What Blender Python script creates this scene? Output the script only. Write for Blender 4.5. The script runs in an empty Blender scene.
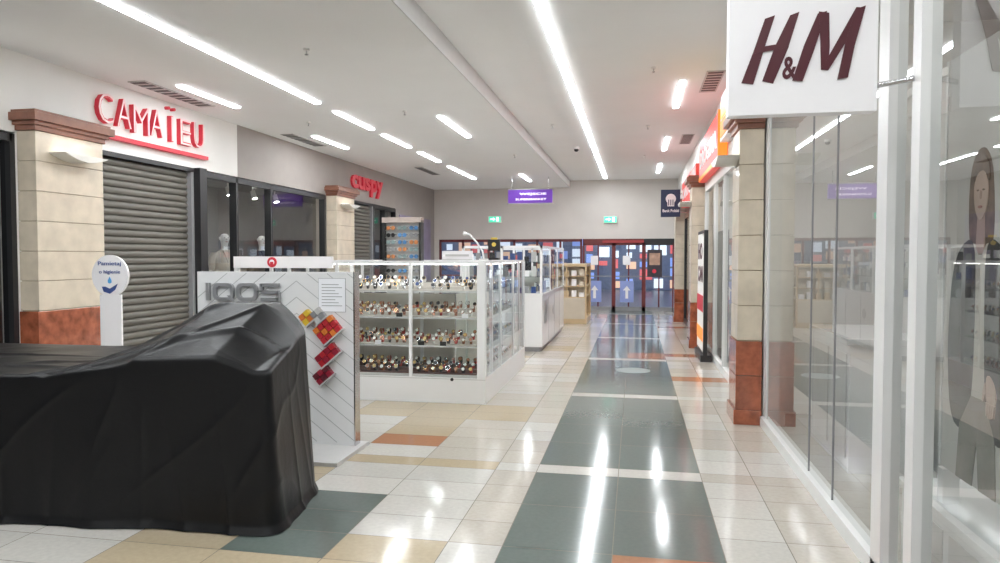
import bpy, bmesh, math, random
from mathutils import Vector, Matrix, noise
random.seed(7)
scene = bpy.context.scene
try:
    scene.view_settings.view_transform = 'Standard'
except Exception:
    pass

# ------------------------------------------------------------------ materials
MATS = {}
def mat(name, col, rough=0.5, metal=0.0, emit=0.0, ecol=None, var=0.0, vscale=8.0, bump=0.0, bscale=60.0, coat=0.0, spec=0.5):
    if name in MATS: return MATS[name]
    m = bpy.data.materials.new(name); m.use_nodes = True
    nt = m.node_tree; b = nt.nodes['Principled BSDF']
    b.inputs['Roughness'].default_value = rough
    b.inputs['Metallic'].default_value = metal
    b.inputs['Coat Weight'].default_value = coat
    b.inputs['Specular IOR Level'].default_value = spec
    b.inputs['Base Color'].default_value = (*col, 1)
    tc = nt.nodes.new('ShaderNodeTexCoord')
    if var > 0:
        n = nt.nodes.new('ShaderNodeTexNoise'); n.inputs['Scale'].default_value = vscale
        n.inputs['Detail'].default_value = 5
        r = nt.nodes.new('ShaderNodeValToRGB')
        r.color_ramp.elements[0].position = 0.3; r.color_ramp.elements[1].position = 0.7
        r.color_ramp.elements[0].color = (*[max(0, c*(1-var)) for c in col], 1)
        r.color_ramp.elements[1].color = (*[min(1, c*(1+var)) for c in col], 1)
        nt.links.new(tc.outputs['Object'], n.inputs['Vector'])
        nt.links.new(n.outputs['Fac'], r.inputs['Fac'])
        nt.links.new(r.outputs['Color'], b.inputs['Base Color'])
    if bump > 0:
        n2 = nt.nodes.new('ShaderNodeTexNoise'); n2.inputs['Scale'].default_value = bscale
        n2.inputs['Detail'].default_value = 4
        bp = nt.nodes.new('ShaderNodeBump'); bp.inputs['Strength'].default_value = bump
        bp.inputs['Distance'].default_value = 0.02
        nt.links.new(tc.outputs['Object'], n2.inputs['Vector'])
        nt.links.new(n2.outputs['Fac'], bp.inputs['Height'])
        nt.links.new(bp.outputs['Normal'], b.inputs['Normal'])
    if emit > 0:
        b.inputs['Emission Color'].default_value = (*(ecol or col), 1)
        b.inputs['Emission Strength'].default_value = emit
    MATS[name] = m
    return m

def glass_mat(name, tint=(1,1,1), f0=0.06, rough=0.0):
    # thin sheet glass: Schlick reflectance, identical from both sides
    m = bpy.data.materials.new(name); m.use_nodes = True
    nt = m.node_tree
    for n in list(nt.nodes): nt.nodes.remove(n)
    out = nt.nodes.new('ShaderNodeOutputMaterial')
    mix = nt.nodes.new('ShaderNodeMixShader')
    lw = nt.nodes.new('ShaderNodeLayerWeight'); lw.inputs['Blend'].default_value = 0.5
    pw = nt.nodes.new('ShaderNodeMath'); pw.operation='POWER'; pw.inputs[1].default_value=4.5
    ma = nt.nodes.new('ShaderNodeMath'); ma.operation='MULTIPLY_ADD'; ma.inputs[1].default_value=1-f0; ma.inputs[2].default_value=f0
    tr = nt.nodes.new('ShaderNodeBsdfTransparent'); tr.inputs['Color'].default_value = (*tint, 1)
    gl = nt.nodes.new('ShaderNodeBsdfGlossy'); gl.inputs['Roughness'].default_value = rough
    nt.links.new(lw.outputs['Facing'], pw.inputs[0]); nt.links.new(pw.outputs[0], ma.inputs[0])
    nt.links.new(ma.outputs[0], mix.inputs[0]); nt.links.new(tr.outputs[0], mix.inputs[1])
    nt.links.new(gl.outputs[0], mix.inputs[2]); nt.links.new(mix.outputs[0], out.inputs[0])
    MATS[name] = m
    return m

WHITE = mat('white_paint', (0.82,0.81,0.80), 0.5, var=0.02, vscale=3)
CEIL = mat('ceiling_paint', (0.93,0.928,0.925), 0.7, var=0.012, vscale=1.5)
WALLW = mat('wall_white', (0.86,0.845,0.815), 0.6, var=0.02, vscale=2)
TAUPE = mat('wall_taupe', (0.36,0.325,0.30), 0.6, var=0.04, vscale=3)
FARW = mat('wall_far_paint', (0.66,0.62,0.585), 0.6, var=0.03, vscale=2)
LACQ = mat('white_lacquer', (0.84,0.84,0.84), 0.18, var=0.01, vscale=2)
ALU = mat('white_aluminium', (0.80,0.80,0.79), 0.3, var=0.02, vscale=4)
BLACKF = mat('black_frame', (0.02,0.02,0.022), 0.35, var=0.1)
DGREY = mat('grey_interior', (0.24,0.235,0.23), 0.6, var=0.1, vscale=2)
SHUT = mat('shutter_metal', (0.16,0.15,0.13), 0.5, metal=0.2, var=0.06, vscale=5)
CREAM = mat('sandstone', (0.66,0.575,0.455), 0.35, var=0.10, vscale=6, coat=0.2)
CREAMJ = mat('sandstone_joint', (0.42,0.33,0.23), 0.6, var=0.08)
REDM = mat('red_marble', (0.34,0.10,0.05), 0.15, var=0.4, vscale=9, coat=0.4)
REDW = mat('red_moulding', (0.26,0.11,0.07), 0.35, var=0.15, vscale=10)
LIGHT = mat('tube_light', (1,1,1), 0.5, emit=56, ecol=(0.93,0.97,1.0))
LSIDE = mat('tube_light_side', (1,1,1), 0.5, emit=8, ecol=(0.93,0.97,1.0))
GLASS = glass_mat('shop_glass', (0.93,0.95,0.94), .10)
SGLASS = glass_mat('storefront_glass', (0.86,0.88,0.87), .22)
CGLASS = glass_mat('cabinet_glass', (0.97,0.99,0.985), .04)
DGLASS = glass_mat('tinted_glass', (0.6,0.62,0.63), .10)
RED = mat('red_sign', (0.50,0.03,0.05), 0.4, emit=0.2, ecol=(0.8,0.03,0.06), var=0.03)
PINK = mat('pink_letter_face', (0.85,0.62,0.62), 0.4, emit=0.1, ecol=(1,.7,.7), var=0.03)
SIGNW = mat('sign_white', (0.85,0.83,0.84), 0.4, emit=0.06, ecol=(1,0.98,1), var=0.01)
MAROON = mat('maroon_print', (0.08,0.010,0.018), 0.4, var=0.05)
GREY = mat('mid_grey', (0.30,0.30,0.31), 0.4, var=0.05)
LGREY = mat('light_grey', (0.58,0.57,0.56), 0.4, var=0.03)
CHROME = mat('chrome', (0.62,0.62,0.64), 0.18, metal=1.0, var=0.02)
BLACK = mat('black_plastic', (0.015,0.015,0.015), 0.4, var=0.1)

# ------------------------------------------------------------------ builder
class B:
    def __init__(s, name):
        s.name=name; s.v=[]; s.f=[]; s.fm=[]; s.sm=[]; s.mats=[]
    def mi(s, m):
        if m not in s.mats: s.mats.append(m)
        return s.mats.index(m)
    def add(s, vs, fs, m, smooth=False):
        o=len(s.v); s.v += [tuple(v) for v in vs]
        k=s.mi(m)
        for f in fs:
            s.f.append([o+i for i in f]); s.fm.append(k); s.sm.append(smooth)
    def box(s, x0,x1,y0,y1,z0,z1,m, M=None):
        vs=[(x,y,z) for x in (x0,x1) for y in (y0,y1) for z in (z0,z1)]
        if M: vs=[M@Vector(v) for v in vs]
        s.add(vs,[(0,1,3,2),(4,6,7,5),(0,4,5,1),(2,3,7,6),(0,2,6,4),(1,5,7,3)],m)
    def tube(s, path, radii, m, n=12, flat=1.0, smooth=True):
        path=[Vector(p) for p in path]
        if not hasattr(radii,'__len__'): radii=[radii]*len(path)
        vs=[];fs=[]
        prev=None
        for i,p in enumerate(path):
            if i==0: d=path[1]-p
            elif i==len(path)-1: d=p-path[i-1]
            else: d=path[i+1]-path[i-1]
            d.normalize()
            a=Vector((1,0,0)) if abs(d.x)<0.9 else Vector((0,1,0))
            if prev is not None: a=prev
            a=(a-d*a.dot(d)).normalized(); b=d.cross(a); prev=a
            for k in range(n):
                t=2*math.pi*k/n
                vs.append(p+a*math.cos(t)*radii[i]+b*math.sin(t)*radii[i]*flat)
        for i in range(len(path)-1):
            for k in range(n):
                fs.append((i*n+k,i*n+(k+1)%n,(i+1)*n+(k+1)%n,(i+1)*n+k))
        s.add(vs,fs,m,smooth)
        s.add(vs[:n],[tuple(range(n))],m); s.add(vs[-n:],[tuple(range(n))],m)
    def loft(s, rings, m, n=24, cap=True):
        vs=[];fs=[]
        for (cx,cy,z,rx,ry) in rings:
            for k in range(n):
                t=2*math.pi*k/n
                vs.append((cx+rx*math.cos(t),cy+ry*math.sin(t),z))
        for i in range(len(rings)-1):
            for k in range(n):
                fs.append((i*n+k,i*n+(k+1)%n,(i+1)*n+(k+1)%n,(i+1)*n+k))
        s.add(vs,fs,m,True)
        if cap:
            s.add(vs[:n],[tuple(range(n))],m); s.add(vs[-n:],[tuple(range(n))],m)
    def prism(s, pts, o, r, u, depth, m):
        o=Vector(o); r=Vector(r); u=Vector(u); nn=r.cross(u).normalized()
        a=[o+r*p[0]+u*p[1] for p in pts]; b=[q+nn*depth for q in a]
        n=len(pts)
        fs=[tuple(range(n)),tuple(range(2*n-1,n-1,-1))]+[(i,(i+1)%n,n+(i+1)%n,n+i) for i in range(n)]
        s.add(a+b,fs,m)
    def disc(s, c, r_, nrm, depth, m, n=24, sx=1.0):
        c=Vector(c); nn=Vector(nrm).normalized()
        s.tube([c,c+nn*depth],[r_,r_],m,n,smooth=False)
    def text(s, st, o, r, u, w, h, depth, m, bold=0.0, shear=0.0):
        cu=bpy.data.curves.new('t','FONT'); cu.body=st; cu.extrude=0.02; cu.offset=bold; cu.shear=shear
        cu.resolution_u=3
        ob=bpy.data.objects.new('t',cu); scene.collection.objects.link(ob)
        dg=bpy.context.evaluated_depsgraph_get(); dg.update()
        me=bpy.data.meshes.new_from_object(ob.evaluated_get(dg))
        vs=[v.co.copy() for v in me.vertices]; fs=[tuple(p.vertices) for p in me.polygons]
        bpy.data.objects.remove(ob)
        if not vs: return
        x0=min(v.x for v in vs);x1=max(v.x for v in vs);y0=min(v.y for v in vs);y1=max(v.y for v in vs)
        o=Vector(o);r=Vector(r);u=Vector(u);nn=r.cross(u)
        out=[o+r*((v.x-x0)/(x1-x0)*w)+u*((v.y-y0)/(y1-y0)*h)+nn*(depth if v.z>0 else 0) for v in vs]
        s.add(out,fs,m)
        bpy.data.meshes.remove(me)
    def build(s, bevel=0.0, parent=None, fixn=True):
        me=bpy.data.meshes.new(s.name)
        me.from_pydata(s.v,[],s.f)
        for m in s.mats: me.materials.append(m)
        me.polygons.foreach_set('material_index',s.fm)
        me.polygons.foreach_set('use_smooth',s.sm)
        me.update()
        if fixn:
            bm=bmesh.new(); bm.from_mesh(me); bmesh.ops.recalc_face_normals(bm,faces=bm.faces); bm.to_mesh(me); bm.free()
        ob=bpy.data.objects.new(s.name,me); scene.collection.objects.link(ob)
        if bevel>0:
            md=ob.modifiers.new('bevel','BEVEL'); md.width=bevel; md.segments=2; md.limit_method='ANGLE'
        if parent: ob.parent=parent
        return ob
PX=((0,1,0),(0,0,1))      # facing +X  (left wall)
NX=((0,-1,0),(0,0,1))     # facing -X  (right wall)
NY=((1,0,0),(0,0,1))      # facing -Y  (to camera)

XL=-6.1; XR=1.2; YF=20.9; YB=-5.0; ZL=3.65; ZR=3.85; XS=-1.93

# ------------------------------------------------------------------ floor
def floor_mat():
    m=bpy.data.materials.new('polished_tile'); m.use_nodes=True
    nt=m.node_tree; b=nt.nodes['Principled BSDF']
    at=nt.nodes.new('ShaderNodeAttribute'); at.attribute_name='tilecol'
    tc=nt.nodes.new('ShaderNodeTexCoord')
    n=nt.nodes.new('ShaderNodeTexNoise'); n.inputs['Scale'].default_value=35; n.inputs['Detail'].default_value=6
    mx=nt.nodes.new('ShaderNodeMix'); mx.data_type='RGBA'; mx.blend_type='MULTIPLY'; mx.inputs[0].default_value=1
    r=nt.nodes.new('ShaderNodeValToRGB'); r.color_ramp.elements[0].position=.3; r.color_ramp.elements[1].position=.7
    r.color_ramp.elements[0].color=(.9,.9,.9,1); r.color_ramp.elements[1].color=(1,1,1,1)
    nt.links.new(tc.outputs['Object'],n.inputs['Vector']); nt.links.new(n.outputs['Fac'],r.inputs['Fac'])
    nt.links.new(at.outputs['Color'],mx.inputs[6]); nt.links.new(r.outputs['Color'],mx.inputs[7])
    nt.links.new(mx.outputs[2],b.inputs['Base Color'])
    b.inputs['Roughness'].default_value=0.11
    b.inputs['Specular IOR Level'].default_value=0.5
    n3=nt.nodes.new('ShaderNodeTexNoise'); n3.inputs['Scale'].default_value=5
    bp=nt.nodes.new('ShaderNodeBump'); bp.inputs['Strength'].default_value=.03; bp.inputs['Distance'].default_value=.02
    nt.links.new(tc.outputs['Object'],n3.inputs['Vector']); nt.links.new(n3.outputs['Fac'],bp.inputs['Height'])
    nt.links.new(bp.outputs['Normal'],b.inputs['Normal'])
    return m
def make_floor():
    C_CREAM=(.54,.495,.43); C_WH=(.60,.575,.53); C_BEI=(.51,.42,.29); C_OR=(.42,.20,.11); C_GR=(.135,.165,.15); C_GROUT=(.25,.225,.19)
    edges=[-.71,-1.02,-1.62,-2.22,-2.82,-3.42,-4.02,-4.62,-5.22,-5.82,-6.4]
    cols=[(-.71,-.11),(-.11,.48),(.48,.84),(.84,XR+.02)]
    for i in range(len(edges)-1): cols.append((edges[i+1],edges[i]))
    rows=[]
    y=2.2-2.9*3
    while y<YF+.6:
        rows.append((y,y+.2,True)); y+=.2
        for k in range(4): rows.append((y,y+.675,False)); y+=.675
    V=[];F=[];C=[]
    g=.0025
    def quad(x0,x1,y0,y1,c,z=0.0):
        o=len(V); V.extend([(x0,y0,z),(x1,y0,z),(x1,y1,z),(x0,y1,z)]); F.append((o,o+1,o+2,o+3)); C.append(c)
    rnd=random.Random(3)
    for (y0,y1,st) in rows:
        for (x0,x1) in cols:
            cx=(x0+x1)/2; cy=(y0+y1)/2
            strip = -.71<=cx<=.48
            k=rnd.random()
            halves=[(y0,y1)]
            if strip:
                c=C_WH if st else C_GR
            else:
                c=C_WH if k<.35 else C_CREAM
                if cx<-1.02 and k>.86: c=C_BEI
                if not st: halves=[(y0,(y0+y1)/2),((y0+y1)/2,y1)]
            if cx>-.11 and 3.3<cy<4.0: c=C_OR
            for (h0,h1) in halves:
                hy=(h0+h1)/2
                c2=c
                if cx>.48 and abs(hy-9.3)<.2: c2=C_OR
                if cx>-.11 and abs(hy-11.6)<.2: c2=C_OR
                if cx>.48 and abs(hy-16.1)<.2: c2=C_OR
                if -2.22<cx<-1.62 and 5.6<hy<5.9: c2=C_OR
                if -2.82<cx<-1.02 and 6.5<hy<7.3: c2=C_BEI
                if -2.22<cx<-1.02 and 5.1<hy<5.3: c2=C_BEI
                if -2.3<cx<-1.62 and 3.3<hy<4.4: c2=C_GR
                if -1.62<cx<-1.02 and 3.2<hy<3.8: c2=C_BEI
                j=1+rnd.uniform(-.05,.05); c2=tuple(v*j for v in c2)
                quad(x0+g,x1-g,h0+g,h1-g,c2)
    quad(XL-.3,XR+.1,YB,YF+.2,C_GROUT,-.002)
    me=bpy.data.meshes.new('floor'); me.from_pydata(V,[],F)
    ca=me.color_attributes.new('tilecol','FLOAT_COLOR','CORNER')
    i=0
    for fi,c in enumerate(C):
        for k in range(4):
            ca.data[i].color=(*c,1); i+=1
    me.materials.append(floor_mat())
    ob=bpy.data.objects.new('floor',me); scene.collection.objects.link(ob)
make_floor()
b=B('floor_sticker')
m_st=mat('floor_sticker_print',(.24,.28,.27),.3,var=.05)
b.disc((-.02,9.95,0.001),.24,(0,0,1),.002,m_st,32); b.build()

# ------------------------------------------------------------------ ceiling
b=B('ceiling')
b.box(XL-1.9,XS,YB,YF+.2,ZL,ZL+.4,CEIL)
b.box(XS,XR+2.6,YB,YF+.2,ZR,ZR+.2,CEIL)
b.build()
b=B('trim_1'); b.box(XS,XS+.012,YB,YF,ZL-.004,ZR,LGREY); b.build()

def lamp(x,y0,y1,z,w=.085):
    b=B('ceiling_light')
    b.box(x-w/2-.01,x+w/2+.01,y0-.01,y1+.01,z-.006,z+.02,ALU)
    b.box(x-w/2,x+w/2,y0,y1,z-.024,z-.005,LSIDE)
    b.add([(x-w/2,y0,z-.0242),(x+w/2,y0,z-.0242),(x+w/2,y1,z-.0242),(x-w/2,y1,z-.0242)],[(0,3,2,1)],LIGHT)
    b.build(fixn=False)
y=-4.4
while y<19.8:
    lamp(-.846,y,min(y+2.97,20.2),ZR); y+=3.0
for (y0,y1) in ((-3.5,-1),(.2,3.0),(3.04,5.9),(5.94,8.75),(9.3,10.7),(11.2,12.6),(13.2,14.6),(15.4,18.0)):
    lamp(-4.15,y0,y1,ZL)
for (y0,y1) in ((1.5,3.6),(7.55,8.8),(11.1,12.5)): lamp(-5.35,y0,y1,ZL)
for (y0,y1) in ((9.9,11.7),(17.2,18.8)): lamp(-2.8,y0,y1,ZL)
for (y0,y1) in ((1.0,2.4),(9.3,10.9),(13.6,15.2),(17.4,19.2)): lamp(.58,y0,y1,ZR,.08)

def vent(x0,x1,y0,y1,z):
    b=B('ceiling_vent')
    b.box(x0,x1,y0,y1,z-.012,z+.01,LGREY)
    n=max(3,int((y1-y0)/.13)); 
    for i in range(n):
        yy=y0+.02+(y1-y0-.04)*i/n
        b.box(x0+.02,x1-.02,yy,yy+(y1-y0)/n*.5,z-.016,z-.011,BLACK)
    b.build()
vent(-5.85,-5.62,7.3,8.7,ZL); vent(-5.85,-5.62,10.9,12.2,ZL); vent(-5.0,-4.8,15.5,17,ZL)
vent(.84,1.06,8.9,10.0,ZR); vent(.84,1.06,13.4,14.5,ZR)
b=B('ceiling_sprinklers')
for (x,y) in ((.2,8.6),(-3.2,6.5),(-4.9,10),(-3.2,9.5),(.2,12.4),(-1.4,12),(.2,16),(-2.4,14)):
    z=ZR if x>XS else ZL
    b.tube([(x,y,z),(x,y,z-.02)],.03,WHITE,10); b.tube([(x,y,z-.02),(x,y,z-.06)],.008,CHROME,8)
    b.tube([(x,y,z-.055),(x,y,z-.06)],.018,CHROME,10)
b.build()
b=B('security_camera')
b.tube([(-1.2,14.5,ZR),(-1.2,14.5,ZR-.05)],[.06,.06],WHITE,16); b.loft([(-1.2,14.5,ZR-.05,.05,.05),(-1.2,14.5,ZR-.08,.045,.045),(-1.2,14.5,ZR-.1,.02,.02)],BLACK,16); b.build()

# ------------------------------------------------------------------ pillars
def pillar(x0,x1,y0,y1,zb,zc,face,ztop):
    b=B('stone_pillar')
    b.box(x0+.01,x1-.01,y0+.01,y1-.01,0,ztop,CREAMJ)
    e=.03
    b.box(x0-e,x1+e*0,y0-e,y1+e,0,.14,REDM)
    n=2
    zz=.14
    for i in range(n):
        z1=.14+(zb-.14)*(i+1)/n
        b.box(x0-.012,x1,y0-.012,y1+.012,zz,z1-.006,REDM); zz=z1
    nb=6
    for i in range(nb):
        z0=zb+(zc-zb)*i/nb; z1=zb+(zc-zb)*(i+1)/nb
        b.box(x0,x1,y0,y1,z0+.003,z1-.004,CREAM)
    for k,(ee,h0,h1) in enumerate(((.02,0,.05),(.05,.05,.09),(.09,.09,.17),(.06,.17,.2))):
        b.box(x0-ee,x1+(ee if face>0 else 0),y0-ee,y1+ee,zc+h0,zc+h1,REDW)
    b.build(.004)
pillar(XL+.002,XL+.22,6.02,6.92,1.05,2.86,1,3.06)
pillar(XL+.002,XL+.22,13.2,14.1,1.05,2.82,1,3.0)
pillar(.96,1.185,6.95,7.4,.8,2.80,-1,3.0)
pillar(.96,1.185,12.6,13.1,.8,2.80,-1,3.0)
pillar(.96,1.185,17.6,18.1,.8,2.80,-1,3.0)
UPL=mat('sconce_lamp',(1,1,1),.4,emit=3,ecol=(1,.98,.94))
def sconce(x,y,z,sx):
    b=B('wall_sconce')
    m=mat('sconce_shade',(.75,.73,.68),.3,var=.02)
    pts=[(-.30,.0),(.30,.0),(.26,-.02),(.12,-.06),(0,-.075),(-.12,-.06),(-.26,-.02)]
    b.prism(pts,(x,y,z),(0,1,0),(0,0,1),.2*sx,m)
    b.box(min(x+.02*sx,x+.16*sx),max(x+.02*sx,x+.16*sx),y-.25,y+.25,z,z+.006,UPL)
    b.build(.003)
sconce(XL+.225,6.47,2.66,1)
sconce(XL+.225,13.65,2.66,1)
sconce(.955,7.18,2.55,-1)
sconce(.955,12.85,2.55,-1)

# ------------------------------------------------------------------ left wall
b=B('wall_left')
b.box(XL-.2,XL,YB,10.0,2.84,ZL,WALLW)
b.box(XL-.2,XL,10.0,17.3,2.84,ZL,TAUPE)
b.box(XL-.2,XL,17.3,YF,0,ZL,TAUPE)
b.box(XL-.2,XL,6.0,6.95,0,2.84,WALLW)
b.box(XL-.2,XL,13.15,14.2,0,2.84,TAUPE)
b.box(-8.0,-7.8,YB,17.3,0,ZL,DGREY)
b.box(-7.8,XL-.2,8.9,9.0,0,2.84,DGREY)
b.box(-7.8,XL-.2,17.3,17.4,0,2.84,DGREY)
b.build()
b=B('baseboard_left'); b.box(XL,XL+.02,17.3,YF,0,.12,REDM); b.build()
b=B('store_floor_left'); b.box(-7.8,XL-.31,YB,17.3,-.05,0.0,mat('store_floor_dark',(.2,.18,.16),.4,var=.1)); b.build()
b=B('store_ceiling_left'); b.box(-7.8,XL-.2,YB,17.3,2.9,2.95,DGREY); b.build()

def shutter(y0,y1,z1,name='roller_shutter'):
    b=B(name)
    p=.085; z=0.06; xs=XL-.06
    prof=[]
    while z<z1:
        for k in range(6):
            t=k/6; prof.append((xs+.022*math.sin(math.pi*t)**.6 if t>0 else xs, z+p*.92*t))
        prof.append((xs,z+p*.92)); prof.append((xs-.012,z+p*.96)); z+=p
    vs=[];fs=[]
    for (x,zz) in prof: vs+= [(x,y0,zz),(x,y1,zz)]
    for i in range(len(prof)-1): fs.append((2*i,2*i+1,2*i+3,2*i+2))
    b.add(vs,fs,SHUT)
    b.box(xs-.02,xs+.04,y0,y1,0,.07,GREY)
    b.box(XL-.1,XL+.02,y0-.0,y0+.06,0,z1,GREY); b.box(XL-.1,XL+.02,y1-.06,y1,0,z1,GREY)
    b.box(XL-.12,XL+.03,y0,y1,z1-.02,z1+.035,BLACKF)
    b.build(fixn=False)
shutter(6.98,8.86,2.80); shutter(14.22,15.7,2.80)

def shopfront_left(name,ys,z1,gl=GLASS,dark=BLACKF):
    b=B(name)
    for i,y in enumerate(ys):
        b.box(XL-.1,XL+.02,y-.03,y+.03,0,z1,dark)
    b.box(XL-.1,XL+.02,ys[0],ys[-1],z1-.08,z1,dark); b.box(XL-.1,XL+.02,ys[0],ys[-1],0,.1,dark)
    for i in range(len(ys)-1):
        y0,y1=ys[i]+.03,ys[i+1]-.03
        b.add([(XL-.04,y0,.1),(XL-.04,y1,.1),(XL-.04,y1,z1-.08),(XL-.04,y0,z1-.08)],[(0,1,2,3)],gl)
    b.build(fixn=False)
shopfront_left('window_1',[-4.9,-1.2,2.4,5.95],2.82,DGLASS)
shopfront_left('window_2',[9.05,9.95,11.0,13.1],2.82,glass_mat('display_glass',(.92,.94,.94),.12))
shopfront_left('window_3',[15.75,16.5,17.28],2.82,DGLASS)
b=B('trim_2'); b.box(XL,XL+.12,8.86,9.02,0,2.84,BLACKF); b.build()
b=B('display_spotlights')
SPB=mat('spot_bulb',(1,1,1),.5,emit=130,ecol=(1,.97,.92))
for y in (9.4,10.2,11.0,11.8,12.6):
    b.tube([(-6.9,y,2.9),(-6.9,y,2.78)],.015,WHITE,8); b.tube([(-6.9,y,2.80),(-6.86,y,2.66)],.045,WHITE,12)
    b.tube([(-6.86,y,2.659),(-6.859,y,2.654)],.04,SPB,12)
b.build()

# ---- lettered sign on left wall
b=B('clothing_store_sign')
x=XL+.02; letters="CAMAIEU"; yy=7.06
n=7; adv=2.06/n
for i,ch in enumerate(letters):
    w=adv*.78 if ch!='I' else adv*.15
    h=.34
    if ch=='M': w=adv*.95
    off=0.0 if ch!='M' else -adv*.06
    if ch=='I': off=adv*.34
    dz=[.03,.03,.0,.02,.0,.0,.01][i]
    b.text(ch,(x-.02,yy+i*adv+off,3.12+dz),*PX,w,h,.06,RED,bold=-.005)
    if ch!='I': b.text(ch,(x+.0405,yy+i*adv+off,3.12+dz),*PX,w,h,.006,PINK,bold=-.022)
    else: b.box(x+.04,x+.0465,yy+i*adv+off+.008,yy+i*adv+off+w-.008,3.13,3.45,PINK)
b.box(x-.02,x+.05,7.05,9.14,2.98,3.03,RED)
for k in (-1,1): b.disc((x-.02,yy+4.42*adv+k*.055,3.555),.022,(1,0,0),.06,RED,12)
b.build()
b=B('boutique_sign')
b.text('cuspy',(XL+.005,14.4,2.98),*PX,1.9,.42,.05,RED,bold=.03); b.build()

# ------------------------------------------------------------------ far wall + entrance
DRED=mat('entrance_frame_red',(.16,.03,.03),.4,var=.1)
b=B('wall_far')
b.box(XL-.2,XR+.2,YF,YF+.2,2.12,ZR,FARW)
b.box(XL-.2,XL+.15,YF,YF+.2,0,2.12,FARW)
b.build()
b=B('window_4')
ys0,ys1=YF+.02,YF+.1
xsl=[-5.92,-5.2,-4.4,-3.6,-2.9,-2.2,-1.58]
for x in xsl: b.box(x-.03,x+.03,ys0,ys1,0,2.12,DRED)
b.box(-5.95,-1.55,ys0,ys1,2.04,2.12,DRED); b.box(-5.95,-1.55,ys0,ys1,0,.1,DRED); b.box(-5.95,-1.55,ys0,ys1,1.0,1.04,DRED)
b.add([(-5.95,YF+.06,.1),(-1.58,YF+.06,.1),(-1.58,YF+.06,2.04),(-5.95,YF+.06,2.04)],[(0,1,2,3)],DGLASS)
b.build(fixn=False)
BLUEP=mat('door_sticker_blue',(.22,.27,.50),.4,emit=.15,ecol=(.4,.5,1),var=.05)
dx=[-1.53,-.62,.25,1.12]
for i in range(3):
    b=B('door_%d'%(i+1)); x0,x1=dx[i],dx[i+1]
    y0,y1=YF+.01,YF+.09
    b.box(x0,x0+.055,y0,y1,0,2.0,DRED); b.box(x1-.055,x1,y0,y1,0,2.0,DRED)
    b.box(x0,x1,y0,y1,1.93,2.118,DRED if i<2 else BLACKF); b.box(x0,x1,y0,y1,0,.12,GREY)
    b.box(x0+.055,x1-.055,y0,y1,1.0,1.03,GREY)
    b.box((x0+x1)/2-.02,(x0+x1)/2+.02,y0+.01,y1-.01,.12,1.93,DRED)
    b.add([(x0+.055,YF+.05,.12),(x1-.055,YF+.05,.12),(x1-.055,YF+.05,1.93),(x0+.055,YF+.05,1.93)],[(0,1,2,3)],GLASS)
    if i<2:
        cx=(x0+x1)/2+(-.05 if i else -.1)
        b.box(cx-.2,cx+.2,YF+.005,YF+.012,.25,.88,BLUEP)
        b.prism([(-.04,.08),(.04,.08),(.04,.32),(.11,.32),(0,.46),(-.11,.32),(-.04,.32)],(cx,YF+.005,.28),(1,0,0),(0,0,1),.005,SIGNW)
        b.box(cx-.12,cx+.1,YF+.005,YF+.012,1.35,1.62,SIGNW)
    else:
        b.box(x0+.1,x0+.52,YF+.005,YF+.012,1.0,1.8,mat('notice_dark',(.05,.04,.05),.5,var=.2))
        b.box(x0+.16,x0+.46,YF+.001,YF+.005,1.35,1.7,mat('notice_warm',(.4,.25,.18),.5,emit=.2,var=.3))
        b.disc((x0+.3,YF+.003,1.17),.06,(0,-1,0),.004,RED,16)
    b.build(fixn=False)
b=B('entrance_awning_panel'); b.box(-.95,.25,YF-.06,YF-.02,2.0,2.07,mat('red_strip',(.25,.03,.03),.4,emit=.1,ecol=(1,.1,.1),var=.1)); b.build()

GREENS=mat('exit_green',(.05,.55,.35),.4,emit=.8,ecol=(.12,.85,.55),var=.05)
def exit_sign(x,z):
    b=B('exit_sign'); b.box(x-.2,x+.2,YF-.08,YF,z-.10,z+.10,WHITE); b.box(x-.18,x+.18,YF-.085,YF-.079,z-.085,z+.085,GREENS)
    wm=mat('exit_white',(.9,.9,.9),.4,emit=1.0,ecol=(1,1,1))
    b.prism([(-.14,-.01),(-.05,-.01),(-.05,-.05),(.02,.01),(-.05,.06),(-.05,.025),(-.14,.025)],(x,YF-.086,z),(1,0,0),(0,0,1),.004,wm)
    b.box(x+.05,x+.13,YF-.09,YF-.086,z-.06,z+.06,wm)
    b.build()
exit_sign(-4.18,2.72); exit_sign(-.72,2.68)

b=B('hanging_sign')
PUR=mat('purple_panel',(.10,.03,.28),.4,emit=.3,ecol=(.22,.05,.6),var=.04)
x0,x1=-3.25,-2.1
b.box(x0,x1,17.95,18.05,2.98,3.32,PUR)
b.box(x0-.015,x1+.015,17.94,18.06,3.32,3.34,GREY); b.box(x0-.015,x1+.015,17.94,18.06,2.96,2.98,GREY)
for x in (x0+.1,x1-.1): b.tube([(x,18,3.34),(x,18,ZL)],.008,CHROME,6)
pw=mat('sign_text_glow',(.9,.9,.9),.4,emit=.8,ecol=(1,.9,1))
b.text('WEJSCIE',(x0+.3,17.945,3.17),*NY,.7,.07,.004,pw,bold=.01)
b.text('SUPERMARKET',(x0+.2,17.945,3.05),*NY,.8,.05,.004,pw,bold=.01)
b.build()

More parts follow.
